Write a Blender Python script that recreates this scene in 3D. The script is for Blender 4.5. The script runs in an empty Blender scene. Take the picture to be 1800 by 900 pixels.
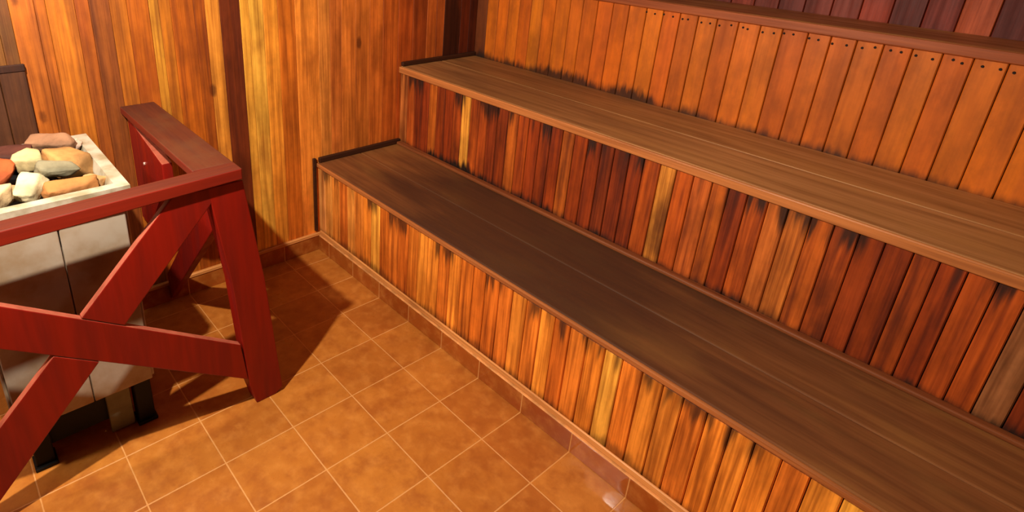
import bpy, bmesh, math, random
from mathutils import Vector, Matrix, noise as mnoise
random.seed(7)
scene = bpy.context.scene
COL = scene.collection

# ------------------------------------------------------------------ camera
CX, CY, F = 739.13, 284.09, 1057.7
yaw, pitch, roll = -0.8638, 0.39251, 0.042225
fw = Vector((math.sin(yaw) * math.cos(pitch), math.cos(yaw) * math.cos(pitch), -math.sin(pitch)))
r0 = Vector((math.cos(yaw), -math.sin(yaw), 0))
u0 = r0.cross(fw)
ri = math.cos(roll) * r0 + math.sin(roll) * u0
up = -math.sin(roll) * r0 + math.cos(roll) * u0
cam_d = bpy.data.cameras.new('camera')
cam = bpy.data.objects.new('camera', cam_d)
COL.objects.link(cam)
M = Matrix((ri, up, -fw)).transposed().to_4x4()
M.translation = Vector((2.29213, -1.32399, 1.5639))
cam.matrix_world = M
cam_d.sensor_fit = 'HORIZONTAL'
cam_d.sensor_width = 36
cam_d.lens = F / 1800 * 36
cam_d.shift_x = (900 - CX) / 1800
cam_d.shift_y = (CY - 450) / 1800
cam_d.clip_start = 0.02
scene.camera = cam

# ------------------------------------------------------------------ world, lamps, exposure
w = bpy.data.worlds.new('world')
scene.world = w
w.use_nodes = True
w.node_tree.nodes['Background'].inputs[0].default_value = (0.02, 0.015, 0.01, 1)
w.node_tree.nodes['Background'].inputs[1].default_value = 0.0


def lamp(name, loc, power, col, rad):
    d = bpy.data.lights.new(name, 'POINT')
    d.energy = power
    d.color = col
    d.shadow_soft_size = rad
    o = bpy.data.objects.new(name, d)
    o.location = loc
    COL.objects.link(o)
    return o


WARM = (1.0, 0.90, 0.74)
lamp('hanging_lamp_light', (1.08, -1.30, 1.80), 156, WARM, 0.015)
lamp('bench_fill_light', (1.75, 0.62, 2.36), 5, WARM, 0.05)  # added fill without a fixture, brightens the seats
lamp('rear_fill_light', (0.5, -2.3, 2.3), 85, WARM, 0.08)  # added unseen fill, lifts the risers and the right side
vs = scene.view_settings
vs.view_transform = 'Standard'
vs.look = 'None'
vs.gamma = 1.0
vs.exposure = 0.0
vs.use_curve_mapping = False


# ------------------------------------------------------------------ helpers
def lin(c):
    out = []
    for v in c[:3]:
        v /= 255.0
        out.append(v / 12.92 if v <= 0.04045 else ((v + 0.055) / 1.055) ** 2.4)
    return out


class N:
    """small node-building helper"""

    def __init__(self, name):
        self.m = bpy.data.materials.new(name)
        self.m.use_nodes = True
        self.t = self.m.node_tree
        self.b = self.t.nodes['Principled BSDF']

    def node(self, kind, **kw):
        n = self.t.nodes.new(kind)
        for k, v in kw.items():
            setattr(n, k, v)
        return n

    def link(self, a, b):
        self.t.links.new(a, b)

    def put(self, sock, v):
        if hasattr(v, 'is_output') or isinstance(v, bpy.types.NodeSocket):
            self.link(v, sock)
        else:
            sock.default_value = v

    def math(self, op, a, b=0.0, c=None, clamp=False):
        n = self.node('ShaderNodeMath', operation=op, use_clamp=clamp)
        self.put(n.inputs[0], a)
        self.put(n.inputs[1], b)
        if c is not None:
            self.put(n.inputs[2], c)
        return n.outputs[0]

    def ramp(self, v, lo, hi, a=0.0, b=1.0):
        n = self.node('ShaderNodeMapRange', interpolation_type='SMOOTHSTEP')
        self.put(n.inputs[0], v)
        n.inputs[1].default_value = lo
        n.inputs[2].default_value = hi
        n.inputs[3].default_value = a
        n.inputs[4].default_value = b
        return n.outputs[0]

    def mix(self, f, a, b, mode='MIX'):
        n = self.node('ShaderNodeMix', data_type='RGBA', blend_type=mode)
        self.put(n.inputs[0], f)
        self.put(n.inputs[6], a)
        self.put(n.inputs[7], b)
        return n.outputs[2]

    def coord(self, which='Object'):
        return self.node('ShaderNodeTexCoord').outputs[which]

    def scale(self, vec, s, loc=(0, 0, 0)):
        n = self.node('ShaderNodeMapping')
        self.link(vec, n.inputs['Vector'])
        n.inputs['Scale'].default_value = s
        n.inputs['Location'].default_value = loc
        return n.outputs[0]

    def noise(self, vec, sc, detail=3.0, w=None, rough=0.55, dist=0.0):
        n = self.node('ShaderNodeTexNoise', noise_dimensions='4D' if w is not None else '3D')
        self.link(vec, n.inputs['Vector'])
        n.inputs['Scale'].default_value = sc
        n.inputs['Detail'].default_value = detail
        n.inputs['Roughness'].default_value = rough
        n.inputs['Distortion'].default_value = dist
        if w is not None:
            self.put(n.inputs['W'], w)
        return n.outputs['Fac']

    def bump(self, h, strength, dist=0.002):
        n = self.node('ShaderNodeBump')
        n.inputs['Strength'].default_value = strength
        n.inputs['Distance'].default_value = dist
        self.link(h, n.inputs['Height'])
        self.link(n.outputs[0], self.b.inputs['Normal'])


def wood(name, grain='Z', base=None, rough=0.5, spec=0.3, contrast=0.55, stain=None, fine=1.0, bottom=0.0, top=0.0, zr=(0.0, 1.0), worn=None,
         blotch=0.0, bcol=(70, 26, 12), soil=None, topwear_and_light=None, knots=0.0, mottle=0.0):
    """planks: colour comes from the 'tone' attribute (or base), streaked along the grain"""
    n = N(name)
    oc = n.coord()
    isl = n.node('ShaderNodeNewGeometry').outputs['Random Per Island']
    W = n.math('MULTIPLY', isl, 60.0)
    s = {'X': (2.2, 55, 55), 'Y': (55, 2.2, 55), 'Z': (55, 55, 2.2)}[grain]
    s = tuple(v * fine if v > 10 else v for v in s)
    st = n.noise(n.scale(oc, s), 1.0, 3.0, W)
    s2 = tuple(v * 3.2 if v > 10 else v * 2.0 for v in s)
    st2 = n.noise(n.scale(oc, s2), 1.0, 2.0, W)
    if base is None:
        a = n.node('ShaderNodeAttribute', attribute_name='tone')
        tone = a.outputs['Color']
    else:
        tone = (*lin(base), 1)
    mval = n.math('ADD', n.math('MULTIPLY', st, 0.68), n.math('MULTIPLY', st2, 0.32))
    fac = n.ramp(mval, 0.30, 0.70, 1.0 - contrast, 1.0 + contrast * 0.55)
    cr = n.node('ShaderNodeCombineColor')
    # darker grain turns redder: green and blue fall faster
    n.link(n.math('POWER', fac, 0.8), cr.inputs[0])
    n.link(fac, cr.inputs[1])
    n.link(n.math('POWER', fac, 1.25), cr.inputs[2])
    c = n.mix(1.0, tone, cr.outputs[0], 'MULTIPLY')
    if blotch:
        bl = n.noise(n.scale(oc, (5, 5, 2.5)), 1.0, 4.0, W)
        c = n.mix(n.ramp(bl, 0.52, 0.72, 0, blotch), c, (*lin(bcol), 1))
    if mottle:
        mo = n.noise(n.scale(oc, (9, 9, 5)), 1.0, 5.0, W, 0.65)
        f = n.ramp(mo, 0.3, 0.7, 1.0 - mottle, 1.0 + mottle * 0.6)
        fc = n.node('ShaderNodeCombineColor')
        for k_ in range(3):
            n.link(f, fc.inputs[k_])
        c = n.mix(1.0, c, fc.outputs[0], 'MULTIPLY')
    if knots:
        vo = n.node('ShaderNodeTexVoronoi')
        n.link(n.scale(oc, (5.5, 5.5, 2.6)), vo.inputs['Vector'])
        vo.inputs['Scale'].default_value = 1.0
        kd = n.math('ADD', vo.outputs['Distance'], n.math('MULTIPLY', n.math('SUBTRACT', n.noise(oc, 40, 2), 0.5), 0.06))
        c = n.mix(n.ramp(kd, 0.045, 0.10, knots, 0.0), c, (*lin((74, 28, 10)), 1))
    sep = n.node('ShaderNodeSeparateXYZ')
    n.link(oc, sep.inputs[0])
    gz = n.math('DIVIDE', n.math('SUBTRACT', sep.outputs[2], zr[0]), zr[1] - zr[0])
    dark = (*lin((34, 22, 17)), 1)
    if bottom:
        nn = n.noise(n.scale(oc, (48, 48, 9)), 1.0, 3.0, W)
        patch = n.noise(n.scale(oc, (3.4, 3.4, 0.6)), 1.0, 2.0)
        h = n.math('MULTIPLY', n.math('MULTIPLY', nn, 0.24), n.ramp(patch, 0.35, 0.7, 0.45, 1.2))
        d = n.math('SUBTRACT', h, gz)
        c = n.mix(n.ramp(d, -0.02, 0.10, 0, bottom), c, dark)
    if top:
        nn = n.noise(n.scale(oc, (75, 75, 3)), 1.0, 2.0, W)
        d = n.math('SUBTRACT', n.math('MULTIPLY', nn, 0.62), n.math('SUBTRACT', 1.0, gz))
        patch = n.noise(n.scale(oc, (20, 20, 0.6)), 1.0, 1.0)
        c = n.mix(n.math('MULTIPLY', n.ramp(d, 0.08, 0.26, 0, top), n.ramp(patch, 0.45, 0.6)), c, dark)
    if topwear_and_light:
        nz = n.node('ShaderNodeSeparateXYZ')
        n.link(n.node('ShaderNodeNewGeometry').outputs['True Normal'], nz.inputs[0])
        c = n.mix(n.math('MULTIPLY', n.ramp(nz.outputs[2], 0.35, 0.6), topwear_and_light[1]), c, n.mix(1.0, (*lin(topwear_and_light[0]), 1), cr.outputs[0], 'MULTIPLY'))
    if worn:
        wn = n.noise(n.scale(oc, worn[1]), 1.0, 4.0)
        c = n.mix(n.ramp(wn, 0.45, 0.7, 0, worn[2]), c, (*lin(worn[0]), 1))
    if soil:
        so = n.node('ShaderNodeSeparateXYZ')
        n.link(oc, so.inputs[0])
        xx = n.math('ADD', so.outputs[0], n.math('MULTIPLY', n.math('SUBTRACT', n.noise(n.scale(oc, (2, 9, 2)), 1.0, 3.0), 0.5), 1.1))
        m_ = n.math('MULTIPLY', n.ramp(xx, soil[0] - .35, soil[0] + .35), n.ramp(xx, soil[1] - .5, soil[1] + .5, 1.0, 0.0))
        c = n.mix(n.math('MULTIPLY', m_, soil[2]), c, (*lin((58, 34, 24)), 1))
    n.link(c, n.b.inputs['Base Color'])
    n.link(n.ramp(st, 0.3, 0.7, rough + 0.12, rough - 0.06), n.b.inputs['Roughness'])
    n.b.inputs['Specular IOR Level'].default_value = spec
    n.bump(mval, 0.35, 0.0015)
    return n.m


def plain(name, col, rough=0.6, spec=0.3, metal=0.0, var=0.25, sc=8.0, col2=None, bump=0.0, streak=None):
    n = N(name)
    oc = n.coord()
    v = n.noise(n.scale(oc, streak) if streak else oc, 1.0 if streak else sc, 5.0)
    c2 = col2 if col2 else tuple(x * (1 - var) for x in col)
    c = n.mix(n.ramp(v, 0.35, 0.68), (*lin(col), 1), (*lin(c2), 1))
    n.link(c, n.b.inputs['Base Color'])
    n.b.inputs['Roughness'].default_value = rough
    n.b.inputs['Specular IOR Level'].default_value = spec
    n.b.inputs['Metallic'].default_value = metal
    if bump:
        n.bump(n.noise(oc, sc * 4, 6.0), bump, 0.006)
    return n.m


def box(bm, x0, x1, y0, y1, z0, z1, bevel=0.0, tone=None, seg=1):
    vs_ = [bm.verts.new((x, y, z)) for z in (z0, z1) for y in (y0, y1) for x in (x0, x1)]
    q = [(0, 2, 3, 1), (4, 5, 7, 6), (0, 1, 5, 4), (2, 6, 7, 3), (0, 4, 6, 2), (1, 3, 7, 5)]
    fs = [bm.faces.new([vs_[i] for i in f]) for f in q]
    if bevel:
        es = list({e for f in fs for e in f.edges})
        r = bmesh.ops.bevel(bm, geom=es, offset=bevel, segments=seg, affect='EDGES', profile=0.5)
        fs = list({f for v in (r['verts'] + [v for v in vs_ if v.is_valid]) for f in v.link_faces})
    if tone is not None:
        lay = bm.loops.layers.float_color.get('tone') or bm.loops.layers.float_color.new('tone')
        for f in fs:
            for l in f.loops:
                l[lay] = (*tone, 1)
    return fs


def prism(bm, poly, axis, a0, a1, bevel=0.003):
    """poly in the two other axes, extruded along axis"""
    def P(p, a):
        return (a, p[0], p[1]) if axis == 'X' else ((p[0], a, p[1]) if axis == 'Y' else (p[0], p[1], a))
    A = [bm.verts.new(P(p, a0)) for p in poly]
    B = [bm.verts.new(P(p, a1)) for p in poly]
    k = len(poly)
    fs = [bm.faces.new(A), bm.faces.new(B[::-1])]
    for i in range(k):
        fs.append(bm.faces.new((A[i], B[i], B[(i + 1) % k], A[(i + 1) % k])))
    bmesh.ops.recalc_face_normals(bm, faces=fs)
    if bevel:
        es = list({e for f in fs for e in f.edges})
        bmesh.ops.bevel(bm, geom=es, offset=bevel, segments=2, affect='EDGES', profile=0.5)


def cyl(bm, c, r, h, axis='Y', seg=10):
    r_ = bmesh.ops.create_cone(bm, cap_ends=True, segments=seg, radius1=r, radius2=r * 0.85, depth=h)
    rot = {'Y': Matrix.Rotation(math.pi / 2, 4, 'X'), 'X': Matrix.Rotation(math.pi / 2, 4, 'Y'), 'Z': Matrix()}[axis]
    bmesh.ops.transform(bm, matrix=Matrix.Translation(c) @ rot, verts=r_['verts'])


def obj(name, bm, mat, root=None, smooth=False):
    if root is not None:
        bmesh.ops.translate(bm, verts=bm.verts, vec=-Vector(root.location))
    bmesh.ops.recalc_face_normals(bm, faces=bm.faces)
    me = bpy.data.meshes.new(name)
    bm.to_mesh(me)
    bm.free()
    me.materials.append(mat)
    if smooth:
        for p in me.polygons:
            p.use_smooth = True
    o = bpy.data.objects.new(name, me)
    COL.objects.link(o)
    if root is not None:
        o.parent = root
    return o


def struct(name, bm, mat, label=None):
    o = obj(name, bm, mat)
    o['kind'] = 'structure'
    if label:
        o['label'] = label
    return o


def thing(name, label, cat, loc, group=None):
    o = bpy.data.objects.new(name, None)
    o.empty_display_size = 0.1
    o.location = loc
    COL.objects.link(o)
    o['label'] = label
    o['category'] = cat
    if group:
        o['group'] = group
    return o


def tint(c, m):
    # scale an sRGB colour by linear factors, back to sRGB
    return tuple(255 * min(1, v * f) ** (1 / 2.2) for v, f in zip([(x / 255) ** 2.2 for x in c], m))


def jit(c, k=0.12):
    a = 1 + random.uniform(-k, k)
    return [max(0, v * a * (1 + random.uniform(-k, k) * 0.35)) for v in lin(c)]


# ------------------------------------------------------------------ materials
m_wall = wood('wall_cedar', 'Z', contrast=0.55, blotch=0.5, bcol=(128, 50, 16), rough=0.5, knots=0.7, mottle=0.28)
m_dark_wall = wood('dark_cedar', 'Z', mottle=0.35, contrast=0.45, rough=0.55, blotch=0.4)
m_riser1 = wood('lower_riser_cedar', 'Z', contrast=0.72, bottom=0.6, top=0.8, fine=0.9, mottle=0.25, zr=(0.105, 0.434))
m_riser2 = wood('middle_riser_cedar', 'Z', contrast=0.72, bottom=1.0, top=0.9, fine=0.8, blotch=0.7, mottle=0.3, zr=(0.465, 0.834))
m_riser3 = wood('upper_riser_cedar', 'Z', contrast=0.26, bottom=0.9, fine=0.6, mottle=0.3, zr=(0.862, 1.247))
m_seat2 = wood('middle_seat_wood', 'X', soil=(0.15, 1.15, 0.45), contrast=0.4, rough=0.5, spec=0.25, worn=((178, 122, 66), (3, 9, 3), 0.6), fine=.7)
m_seat = wood('worn_seat_wood', 'X', soil=(0.32, 1.95, 0.84), fine=.7, contrast=0.4, rough=0.5, spec=0.25, worn=((150, 100, 50), (3, 8, 3), 0.6))
m_edge = wood('seat_edge_wood', 'X', contrast=0.4, rough=0.5)
m_trim_shade = wood('dark_trim_shade_wood', 'Y', base=(62, 32, 18), contrast=0.4)  # dark bench-end strips: trim plus contact shadow put into the colour
m_red = wood('red_stained_wood', 'Z', base=(134, 19, 9), contrast=0.35, rough=0.42, spec=0.35, fine=0.4, topwear_and_light=((168, 92, 70), 0.8))  # pale upward edges: wear plus caught light mixed into the colour
m_redtop = wood('worn_red_rail_wood', 'Y', base=(128, 30, 14), contrast=0.3, rough=0.5, fine=0.6, topwear_and_light=((82, 34, 22), 0.9))
m_redside = wood('worn_red_side_rail_wood', 'X', base=(112, 34, 18), topwear_and_light=((84, 40, 24), 0.9), contrast=0.3, rough=0.55, fine=0.6,
                 worn=((92, 56, 34), (7, 7, 7), 0.5))
m_metal = plain('brushed_steel', (205, 198, 178), 0.38, 0.5, 0.25, sc=14, col2=(160, 148, 118))
m_enamel = plain('stained_enamel', (178, 164, 146), 0.5, 0.3, 0.0, sc=6, col2=(150, 124, 92))
m_black = plain('black_iron', (14, 12, 11), 0.6, 0.3, var=0.3)
m_foot = plain('grey_foot_metal', (120, 116, 92), 0.5, 0.4, 0.2)
m_screw = plain('pale_screw_head', (225, 190, 175), 0.35, 0.5, 0.4)
m_nail = plain('rusty_nail', (38, 22, 14), 0.7, 0.2)
m_seam = plain('seam_shadow_gap', (40, 34, 26), 0.8, 0.1)


def tile_mat(name, sx, sy, x0, y0, plane='XY', col=(190, 118, 46), grout=(214, 150, 84), rough=(0.26, 0.4), glint_spot=None):
    n = N(name)
    sep = n.node('ShaderNodeSeparateXYZ')
    oc = n.coord()
    n.link(oc, sep.inputs[0])
    A = sep.outputs['XYZ'.index(plane[0])]
    B = sep.outputs['XYZ'.index(plane[1])]
    ua = n.math('DIVIDE', n.math('SUBTRACT', A, x0), sx)
    ub = n.math('DIVIDE', n.math('SUBTRACT', B, y0), sy)

    def edge(u, s):
        f = n.math('FRACT', u)
        return n.math('MULTIPLY', n.math('MINIMUM', f, n.math('SUBTRACT', 1.0, f)), s)
    d = n.math('MINIMUM', edge(ua, sx), edge(ub, sy))
    wob = n.math('MULTIPLY', n.math('SUBTRACT', n.noise(oc, 60, 2), 0.5), 0.0018)
    g = n.ramp(n.math('ADD', d, wob), 0.0013, 0.0027, 1.0, 0.0)
    cv = n.node('ShaderNodeCombineXYZ')
    n.link(n.math('FLOOR', ua), cv.inputs[0])
    n.link(n.math('FLOOR', ub), cv.inputs[1])
    wn = n.node('ShaderNodeTexWhiteNoise', noise_dimensions='2D')
    n.link(cv.outputs[0], wn.inputs['Vector'])
    base = n.mix(wn.outputs['Value'], (*lin(col), 1), (*lin(tuple(v * k for v, k in zip(col, (0.88, 0.8, 0.75)))), 1))
    mot = n.noise(oc, 13, 5, wn.outputs['Value'], 0.65)
    c = n.mix(n.ramp(mot, 0.40, 0.70, 0, 0.75), base, (*lin((152, 80, 26)), 1))
    mot2 = n.noise(oc, 22, 4)
    c = n.mix(n.ramp(mot2, 0.4, 0.85, 0, 0.4), c, (*lin((224, 152, 72)), 1))
    c = n.mix(n.math('MULTIPLY', g, 0.85), c, (*lin(grout), 1))
    n.link(c, n.b.inputs['Base Color'])
    ro = n.math('ADD', n.ramp(mot, 0.3, 0.7, rough[0], rough[1]), n.math('MULTIPLY', g, 0.35))
    if glint_spot:
        # smooth spot added against the skirting to catch a lamp glint
        dx = n.math('DIVIDE', n.math('SUBTRACT', A, glint_spot[0]), glint_spot[2])
        dy = n.math('DIVIDE', n.math('SUBTRACT', B, glint_spot[1]), glint_spot[3])
        rr = n.math('ADD', n.math('MULTIPLY', dx, dx), n.math('MULTIPLY', dy, dy))
        wm = n.ramp(n.math('ADD', rr, n.math('MULTIPLY', n.noise(oc, 40, 2), 0.5)), 1.0, 1.3, 1.0, 0.0)
        mx = n.node('ShaderNodeMix', data_type='FLOAT')
        n.link(wm, mx.inputs[0])
        n.link(ro, mx.inputs[2])
        mx.inputs[3].default_value = 0.07
        ro = mx.outputs[0]
    n.link(ro, n.b.inputs['Roughness'])
    n.b.inputs['Specular IOR Level'].default_value = 0.4
    n.bump(n.math('SUBTRACT', n.math('MULTIPLY', mot, 0.25), g), 0.5, 0.0015)
    return n.m


m_floor = tile_mat('terracotta_floor_tiles', 0.205, 0.2275, 1.132, -0.199, glint_spot=(1.79, -0.05, 0.09, 0.05))
m_skirt_x = tile_mat('terracotta_skirting_along_bench', 0.205, 0.5, 1.132, -0.2, 'XZ', col=(170, 88, 32), rough=(0.085, 0.12))
m_skirt_y = tile_mat('terracotta_skirting_along_wall', 0.2275, 0.5, -0.199, -0.2, 'YZ', col=(170, 88, 32), rough=(0.085, 0.12))

# ------------------------------------------------------------------ room shell
XR, YF, ZC, YB = 3.62, -2.62, 2.48, 1.26
bm = bmesh.new()
box(bm, -0.12, XR + 0.1, YF - 0.1, YB + 0.1, -0.06, 0.0)
struct('floor', bm, m_floor)

bm = bmesh.new()
px = [(-1.6, (150, 90, 40)), (-1.121, (135, 85, 42)), (-1.083, (222, 118, 40)), (-1.014, (205, 106, 34)), (-0.982, (228, 128, 38)), (-0.899, (205, 104, 36)),
      (-0.856, (172, 88, 36)), (-0.793, (212, 114, 32)), (-0.738, (205, 104, 27)), (-0.665, (252, 165, 55)), (-0.631, (238, 134, 37)),
      (-0.591, (218, 108, 27)), (-0.507, (205, 98, 27)), (-0.464, (210, 114, 37)), (-0.408, (118, 56, 22)), (-0.327, (222, 132, 42)),
      (-0.291, (250, 156, 54)), (-0.23, (238, 128, 38)), (-0.166, (210, 96, 24)), (-0.088, (212, 100, 28)), (0.022, (206, 100, 32)),
      (0.08, (190, 84, 26)), (0.138, (200, 88, 26)), (0.215, (178, 78, 22)), (0.293, (196, 82, 22)), (0.37, (176, 70, 18)), (0.46, (170, 62, 16)),
      (0.55, (150, 54, 15)), (0.639, (180, 74, 22)), (0.70, (160, 64, 20)), (0.754, (84, 42, 22)), (0.866, (120, 54, 24)), (0.93, (100, 46, 22)), (1.26, None)]
y = YF
while y < -1.61:
    box(bm, -0.016, 0.0, y + 0.001, y + 0.0905, 0, ZC, 0.0022, jit((205, 110, 36), 0.15))
    y += 0.092
px[0] = (y, px[0][1])
for (a, c), (b, _) in zip(px, px[1:]):
    k = max(1, round((b - a) / 0.095))
    for i in range(k):
        m = (0.62, 0.64, 0.58) if b < -0.45 else ((1.05, 1.45, 1.75) if b < 0.0 else (1.4, 2.2, 3.6))  # plank tones raised away from the lamp to offset light falloff
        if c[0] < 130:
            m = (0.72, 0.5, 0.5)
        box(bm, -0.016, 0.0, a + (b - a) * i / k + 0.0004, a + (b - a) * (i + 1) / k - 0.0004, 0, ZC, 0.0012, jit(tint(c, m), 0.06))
box(bm, -0.1, -0.0165, YF, YB, 0, ZC, 0, lin((50, 24, 12)))
struct('wall_left', bm, m_wall)

bm = bmesh.new()
x = 0.0
while x < XR:
    t = random.choice([(118, 36, 15), (102, 28, 14), (132, 44, 16), (90, 26, 12), (112, 36, 15), (158, 66, 22)])
    box(bm, x + 0.001, x + 0.089, YB, YB + 0.016, 0, ZC, 0.0022, jit(t, 0.1))
    x += 0.09
box(bm, 0, XR, YB + 0.0165, YB + 0.1, 0, ZC, 0, lin((50, 24, 12)))
struct('wall_back', bm, m_dark_wall)


def far_wall(name, x0, x1, y0, y1):
    bm = bmesh.new()
    box(bm, x0, x1, y0, y1, 0, ZC, 0, lin((42, 28, 18)))
    struct(name, bm, m_wall)


far_wall('wall_right', XR, XR + 0.1, YF, YB)
far_wall('wall_front', 0.0, XR, YF - 0.1, YF)
bm = bmesh.new()
box(bm, -0.1, XR + 0.1, YF - 0.1, YB + 0.1, ZC, ZC + 0.06, 0, lin((44, 30, 20)))
struct('ceiling', bm, m_wall)

# tile skirting (12 mm proud) with a pale wooden bead on top
bm = bmesh.new()
box(bm, 0.0125, XR, -0.013, -0.0005, 0, 0.078, 0.0015)
struct('baseboard_back', bm, m_skirt_x)
bm = bmesh.new()
box(bm, 0.0005, 0.012, YF, -0.0005, 0, 0.078, 0.0015)
struct('baseboard_left', bm, m_skirt_y)
m_bead = wood('pale_bead_wood', 'X', base=(222, 150, 82), contrast=0.35, rough=0.5, blotch=0.35)
m_lip = plain('pale_grout_lip', (232, 160, 92), 0.6, 0.3, var=.2, sc=20)
m_bead_y = wood('pale_bead_wood_along_wall', 'Y', base=(222, 150, 82), contrast=0.35, rough=0.5, blotch=0.35)
bm = bmesh.new()
box(bm, 0.017, XR, -0.009, -0.0005, 0.0838, 0.108, 0.003)
struct('trim_1', bm, m_bead)
bm = bmesh.new()
box(bm, 0.017, XR, -0.0145, -0.0005, 0.0783, 0.0835, 0.0015)
struct('trim_3', bm, m_lip)
bm = bmesh.new()
box(bm, 0.0005, 0.016, YF, -0.0005, 0.0785, 0.096, 0.003)
struct('trim_2', bm, m_bead_y)

# ------------------------------------------------------------------ benches
D1, D2, D3 = 0.4787, 0.979, 1.258
H1, H2, H3 = 0.462, 0.862, 1.275
X0, X1 = 0.002, XR - 0.002
T = 0.028


def riser(root, y, z0, z1, pitch, tones, mat, special=(), seed=1, dark_end=None):
    random.seed(seed)
    bm = bmesh.new()
    x = X0
    while x < X1 - 0.01:
        p = pitch * random.uniform(0.92, 1.08)
        t = random.choice(tones)
        for a, c in special:
            if x <= a < x + p:
                t = c
        box(bm, x + 0.0012, min(x + p, X1) - 0.0012, y, y + 0.016, z0, z1, 0.0026, jit(t, 0.1))
        x += p
    box(bm, X0, X1, y + 0.0165, y + 0.026, z0, z1, 0, lin((40, 18, 9)))
    return obj('riser', bm, mat, root)


def seat(root, y0, y1, ztop, joints, tone, edge, nz=0.032, mat=None):
    ys = [y0] + list(joints) + [y1]
    for i in range(len(ys) - 1):
        bm = bmesh.new()
        box(bm, X0, X1, ys[i] + (0.0018 if i else 0), ys[i + 1] - 0.0012, ztop - T, ztop, 0.004, jit(tone[i % len(tone)], 0.03), 2)
        obj('seat_board', bm, mat or m_seat, root)
    bm = bmesh.new()
    box(bm, X0, X1, y0 - 0.012, y0 - 0.0005, ztop - nz, ztop - 0.001, 0.004, lin(edge), 2)
    obj('nosing', bm, m_edge, root)


R1 = [(205, 104, 34), (196, 92, 28), (186, 84, 26), (214, 122, 44), (178, 76, 22), (202, 98, 30)]
R2 = [(150, 62, 22), (132, 50, 18), (168, 72, 24), (118, 44, 18), (176, 84, 30), (142, 54, 18)]
R3 = [(190, 98, 34), (184, 90, 30), (196, 106, 38), (188, 94, 32)]
R1 = [tint(c, (1.5, 2.25, 2.4)) for c in R1]
R2 = [tint(c, (1.12, 1.18, 0.85)) for c in R2]
R3 = [tint(c, (1.12, 1.1, 0.4)) for c in R3]

b1 = thing('sauna_bench', 'lowest sauna bench, dark worn seat over streaked orange boards, rising from the tiled floor', 'bench', (0.0, 0.0, 0.0), 'tiered sauna benches')
riser(b1, 0.0, 0.0, H1 - T, 0.060, R1, m_riser1, [(1.73, (226, 136, 44)), (1.79, (222, 130, 44)), (0.03, (236, 158, 82)), (0.09, (236, 150, 66)), (0.15, (230, 140, 52)), (0.21, (214, 112, 36)), (0.27, (238, 152, 62)), (0.33, (222, 128, 44))], 3)
seat(b1, 0.0, D1 - 0.001, H1, [0.232], [(130, 78, 42), (134, 82, 44)], (164, 96, 48), 0.020)
bm = bmesh.new()
box(bm, 0.021, X1, D1 - 0.030, D1 - 0.0018, H1, H1 + 0.016, 0.005, lin((126, 68, 34)), 2)
obj('back_bead', bm, m_edge, b1)
bm = bmesh.new()
box(bm, 0.002, 0.020, 0.0, D1 - 0.002, H1 + 0.0004, H1 + 0.026, 0.004, None, 2)
obj('end_trim_shade', bm, m_trim_shade, b1)
bm = bmesh.new()
box(bm, 0.0012, 0.014, -0.030, -0.0145, 0.106, H1 + 0.026, 0.002)
obj('end_trim_shade', bm, m_trim_shade, b1)

b2 = thing('sauna_bench', 'middle sauna bench with dark mould-stained red-brown front boards', 'bench', (0.0, D1, 0.0), 'tiered sauna benches')
riser(b2, D1, 0.0, H2 - T, 0.056, R2, m_riser2, [(0.03, (196, 110, 50)), (0.09, (180, 84, 28)), (0.50, (236, 158, 60)), (1.45, (222, 140, 52)), (1.52, (196, 96, 36)), (1.75, (198, 106, 40)), (1.86, (205, 112, 42)), (2.32, (150, 92, 52))], 5)
seat(b2, D1, D2 - 0.001, H2, [D1 + 0.255], [(176, 120, 70), (172, 116, 66)], (184, 112, 58), mat=m_seat2)
bm = bmesh.new()
box(bm, 0.002, 0.020, D1 + 0.001, D2 - 0.002, H2 + 0.0004, H2 + 0.022, 0.004, None, 2)
obj('end_trim_shade', bm, m_trim_shade, b2)

b3 = thing('sauna_bench', 'highest sauna bench, front of wide clean orange boards nailed along the top', 'bench', (0.0, D2, 0.0), 'tiered sauna benches')
riser(b3, D2, 0.0, H3 - T, 0.075, R3, m_riser3, [(0.03, (120, 58, 26))], 9)
seat(b3, D2, D3, H3, [], [(150, 84, 44)], (150, 76, 36), mat=m_seat2)
bm = bmesh.new()
cyl(bm, (0, 0, 0), 0.0042, 0.003, 'Y', 8)
first = obj('nail', bm, m_nail)
first.parent = b3
random.seed(21)
pos = []
x = 0.95
while x < 2.16:
    for k in range(2):
        pos.append((x + 0.024 + k * 0.03 + random.uniform(-.008, .008), -0.001, H3 - T - 0.022 + random.uniform(-.006, .005)))
    x += 0.075
for i, p in enumerate(pos):
    o = first if i == 0 else first.copy()
    if i:
        COL.objects.link(o)
        o.parent = b3
    o.location = p

# ------------------------------------------------------------------ guard rail round the heater
g = thing('guard_rail', 'red wooden guard rail with crossed braces fencing off the stone heater', 'railing', (0.72, -0.70, 0.0))
ZR = 0.83


def pr(name, poly, axis, a0, a1, mat=None, label=None):
    bm = bmesh.new()
    prism(bm, poly, axis, a0, a1)
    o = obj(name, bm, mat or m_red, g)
    if label:
        o['label'] = label
    return o


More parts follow.
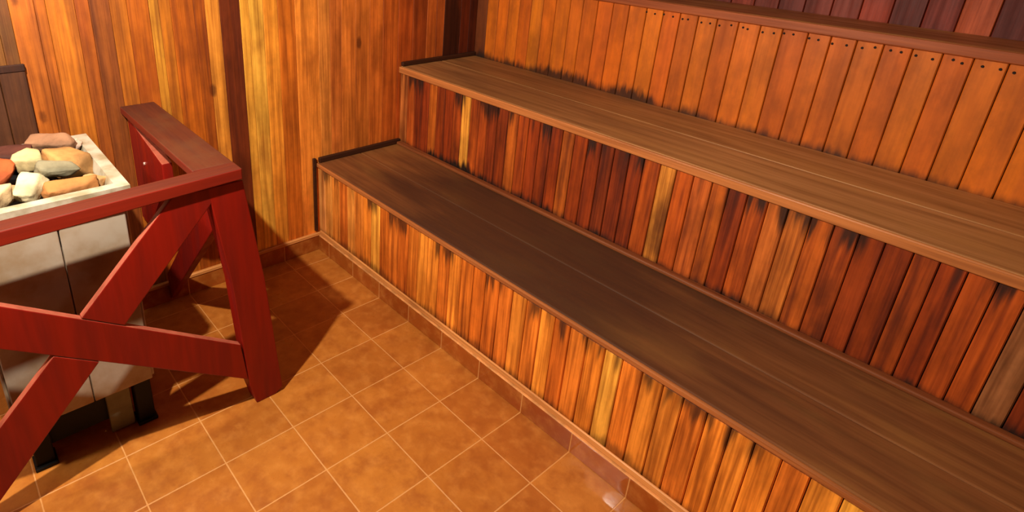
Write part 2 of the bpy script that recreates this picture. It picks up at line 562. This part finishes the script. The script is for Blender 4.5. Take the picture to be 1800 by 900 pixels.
FX0, FX1 = 0.737, 0.76
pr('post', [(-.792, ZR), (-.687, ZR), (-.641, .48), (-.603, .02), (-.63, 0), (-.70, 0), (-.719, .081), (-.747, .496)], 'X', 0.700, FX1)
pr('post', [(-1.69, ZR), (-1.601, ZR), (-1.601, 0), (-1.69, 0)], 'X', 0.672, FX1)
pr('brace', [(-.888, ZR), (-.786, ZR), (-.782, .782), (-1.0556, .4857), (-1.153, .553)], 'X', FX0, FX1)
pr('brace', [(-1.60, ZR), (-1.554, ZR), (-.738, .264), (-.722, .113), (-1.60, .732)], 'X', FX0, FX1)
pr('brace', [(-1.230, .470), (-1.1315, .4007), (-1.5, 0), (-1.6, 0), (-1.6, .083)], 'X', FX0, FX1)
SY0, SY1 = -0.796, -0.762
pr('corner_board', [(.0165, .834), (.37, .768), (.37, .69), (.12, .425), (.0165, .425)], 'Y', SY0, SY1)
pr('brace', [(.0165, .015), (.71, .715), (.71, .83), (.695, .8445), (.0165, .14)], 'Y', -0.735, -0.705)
pr('top_rail', [(-1.72, .803), (-.692, .838), (-.692, .872), (-1.72, .845)], 'X', .713, .773, m_redtop, 'worn red rail running towards the camera')
pr('top_rail', [(.002, -.812), (.7125, -.812), (.7125, -.692), (.002, -.692)], 'Z', .845, .871, m_redside, 'worn red rail meeting the plank wall')
for c in [(0.165, -0.798, 0.70), (0.20, -0.798, 0.585)]:
    bm = bmesh.new()
    cyl(bm, c, 0.006, 0.004, 'Y', 12)
    obj('screw', bm, m_screw, g)

# ------------------------------------------------------------------ heater
HX0, HX1, HY0, HY1 = 0.160, 0.652, -1.36, -0.962
h = thing('sauna_heater', 'beige metal sauna heater with an open steel tray of stones behind red rail', 'heater', (0.3, -1.2, 0.0))
bm = bmesh.new()
box(bm, HX0 + .03, HX1 - .03, HY0 + .02, HY1 - .02, 0.18, 0.70, 0.004)
obj('body', bm, m_enamel, h)
ys = [HY0 + .018, -1.148, HY1 - .018]
for a, b in zip(ys, ys[1:]):
    bm = bmesh.new()
    box(bm, HX1 - .0295, HX1 - .018, a + .0015, b - .0015, 0.172, 0.797, 0.003, None, 2)
    obj('front_panel', bm, m_enamel, h)
bm = bmesh.new()
box(bm, HX0 + .03, HX1 - .031, HY1 - .0195, HY1 - .010, 0.172, 0.797, 0.003)
obj('side_panel', bm, m_enamel, h)
bm = bmesh.new()
box(bm, HX0 + .03, HX1 - .031, HY0 + .010, HY0 + .0195, 0.172, 0.797, 0.003)
obj('side_panel', bm, m_enamel, h)
# tray rim: folded sheet frame
bm = bmesh.new()
W = 0.034
prof = [(0, 0.797), (0, 0.846), (W, 0.846), (W + .010, 0.815), (W + .010, 0.755), (W + .006, 0.755), (W + .006, 0.814), (W - .002, 0.841), (.004, 0.841), (.004, 0.797)]
cor = [(HX1, HY1, -1, -1), (HX1, HY0, -1, 1), (HX0, HY0, 1, 1), (HX0, HY1, 1, -1)]
rings = [[bm.verts.new((cx + sx * d, cy + sy * d, z)) for d, z in prof] for cx, cy, sx, sy in cor]
for i in range(4):
    A, B = rings[i], rings[(i + 1) % 4]
    for j in range(len(prof)):
        bm.faces.new((A[j], A[(j + 1) % len(prof)], B[(j + 1) % len(prof)], B[j]))
obj('tray_rim', bm, m_metal, h)['label'] = 'bare steel rim of the stone tray'
bm = bmesh.new()
box(bm, HX0 + .048, HX1 - .048, HY0 + .048, HY1 - .048, 0.770, 0.789)
obj('tray_floor', bm, m_black, h)
bm = bmesh.new()
box(bm, HX0 + .05, HX1 - .06, HY0 + .04, HY1 - .12, 0.05, 0.1795, 0.003)
obj('plinth', bm, m_black, h)['label'] = 'black recessed plinth'
for lx, ly in [(HX1 - .06, HY1 - .05), (HX0 + .07, HY1 - .05), (HX1 - .06, HY0 + .06), (HX0 + .07, HY0 + .06)]:
    bm = bmesh.new()
    box(bm, lx - .025, lx + .025, ly - .025, ly + .025, 0, 0.1795, 0.003)
    box(bm, lx - .03, lx + .035, ly - .03, ly + .03, 0, 0.012, 0.002)
    obj('leg', bm, m_black, h)
bm = bmesh.new()
box(bm, HX1 - .058, HX1 - .045, HY1 - .155, HY1 - .085, 0.005, 0.1715, 0.002)
obj('foot_bracket', bm, m_foot, h)['label'] = 'greyish foot bracket'

# ------------------------------------------------------------------ dark board on the wall behind the heater
wb = thing('heat_shield', 'dark brown board on the plank wall behind the stone heater', 'panel', (0.0, -1.3, 0.3))
for a, b in [(-1.62, -1.38), (-1.378, -1.152), (-1.150, -1.078)]:
    bm = bmesh.new()
    box(bm, 0.0165, 0.024, a, b, 0.11, 1.04, 0.002, jit((88, 50, 28), .12))
    obj('board', bm, m_dark_wall, wb)
bm = bmesh.new()
box(bm, 0.0165, 0.027, -1.62, -1.076, 1.0405, 1.065, 0.003, lin((60, 30, 18)))
obj('top_strip', bm, m_dark_wall, wb)

# ------------------------------------------------------------------ stones
smats = {}


def stone_mat(c):
    if c not in smats:
        smats[c] = plain('stone_%d' % len(smats), c, 0.75, 0.2, sc=9, var=0.32, bump=0.5)
    return smats[c]


RD = Vector((0.65, 0.76, 0)).normalized()


def stone(label, loc, dims, col, rot=0.0, tilt=(0, 0), seed=0):
    """an angular split stone: hull of jittered points, softened and roughened"""
    rnd = random.Random(seed * 13 + 5)
    bm = bmesh.new()
    for sx in (-1, 1):
        for sy in (-1, 1):
            for sz in (-1, 1):
                bm.verts.new((sx * rnd.uniform(.35, 1), sy * rnd.uniform(.35, 1), sz * rnd.uniform(.55, 1)))
    for k in range(7):
        a = rnd.uniform(0, 6.28)
        bm.verts.new((math.cos(a), math.sin(a), rnd.uniform(-.75, .75)))
    r = bmesh.ops.convex_hull(bm, input=bm.verts)
    bmesh.ops.delete(bm, geom=[e for e in r['geom_interior'] if isinstance(e, bmesh.types.BMVert)], context='VERTS')
    bmesh.ops.triangulate(bm, faces=bm.faces)
    for k in range(3):
        bmesh.ops.subdivide_edges(bm, edges=bm.edges, cuts=1, use_grid_fill=True)
        bmesh.ops.triangulate(bm, faces=bm.faces)
    for k in range(1):
        bmesh.ops.smooth_vert(bm, verts=bm.verts, factor=0.5, use_axis_x=True, use_axis_y=True, use_axis_z=True)
    for v in bm.verts:
        v.co += v.co.normalized() * (0.06 * mnoise.noise(v.co * 1.9 + Vector((seed, 0, 0))) + 0.025 * mnoise.noise(v.co * 6 + Vector((0, seed, 0))))
    for ax in range(3):
        m = max(abs(v.co[ax]) for v in bm.verts)
        for v in bm.verts:
            v.co[ax] *= dims[ax] / 2 / m
    a0 = math.atan2(RD.y, RD.x)
    o = obj('heater_stone', bm, stone_mat(col), None, True)
    o.rotation_euler = (tilt[0], tilt[1], a0 + rot)
    o.location = loc
    o['label'] = label
    o['category'] = 'stone'
    o['group'] = 'stones in the heater tray'
    return o


STONES = [
    ('dark reddish-brown flat stone at the back left of the tray', (0.205, -1.190, 0.825), (.14, .10, .045), (92, 50, 40), .1, (.1, 0), 1),
    ('broad pinkish-tan stone along the back edge of the tray', (0.205, -1.075, 0.838), (.155, .08, .065), (160, 116, 86), .1, (.2, 0), 2),
    ('small pale cream block-shaped stone, squarest of the heap', (0.345, -1.145, 0.848), (.098, .09, .05), (206, 182, 130), .45, (.25, .05), 33),
    ('near-black stone sunk between the cream block and the large tan stone', (0.258, -1.092, 0.797), (.07, .06, .04), (36, 20, 16), .2, (0, 0), 4),
    ('small pinkish-white stone near the back right rim', (0.225, -1.012, 0.828), (.05, .04, .035), (214, 178, 156), .2, (.1, .1), 5),
    ('largest stone, pale tan turning orange, against the right rim', (0.345, -1.060, 0.826), (.13, .15, .066), (196, 142, 84), 1.1, (.12, .12), 16),
    ('flat grey stone in the middle of the heap', (0.438, -1.096, 0.850), (.115, .072, .034), (136, 128, 102), .5, (.25, .1), 27),
    ('rust-orange stone at the left edge of the photograph', (0.362, -1.243, 0.835), (.125, .14, .07), (178, 84, 42), .15, (.3, 0), 8),
    ('bright off-white stone in the middle by the front rim', (0.498, -1.172, 0.835), (.07, .13, .048), (222, 204, 160), .28, (.2, .1), 39),
    ('long low yellowish-brown stone lying along the front rim', (0.535, -1.088, 0.82), (.14, .055, .05), (174, 114, 62), .55, (.2, 0), 10),
    ('small sandy stone wedged in the front right tray corner', (0.510, -1.022, 0.815), (.062, .05, .04), (192, 142, 92), .2, (0, .2), 21),
    ('pale beige stone by the front rim, cut off at lower left', (0.525, -1.268, 0.828), (.09, .08, .06), (206, 176, 132), .2, (.2, 0), 12),
    ('tiny tan stone chip next to the rust-orange stone', (0.468, -1.215, 0.815), (.042, .04, .04), (186, 136, 94), .7, (.3, 0), 13),
]
for lb, loc, dm, c, rz, tl, sd in STONES:
    stone(lb, (loc[0] + .028, loc[1] - .004, loc[2] + .014), dm, c, rz, tl, sd)
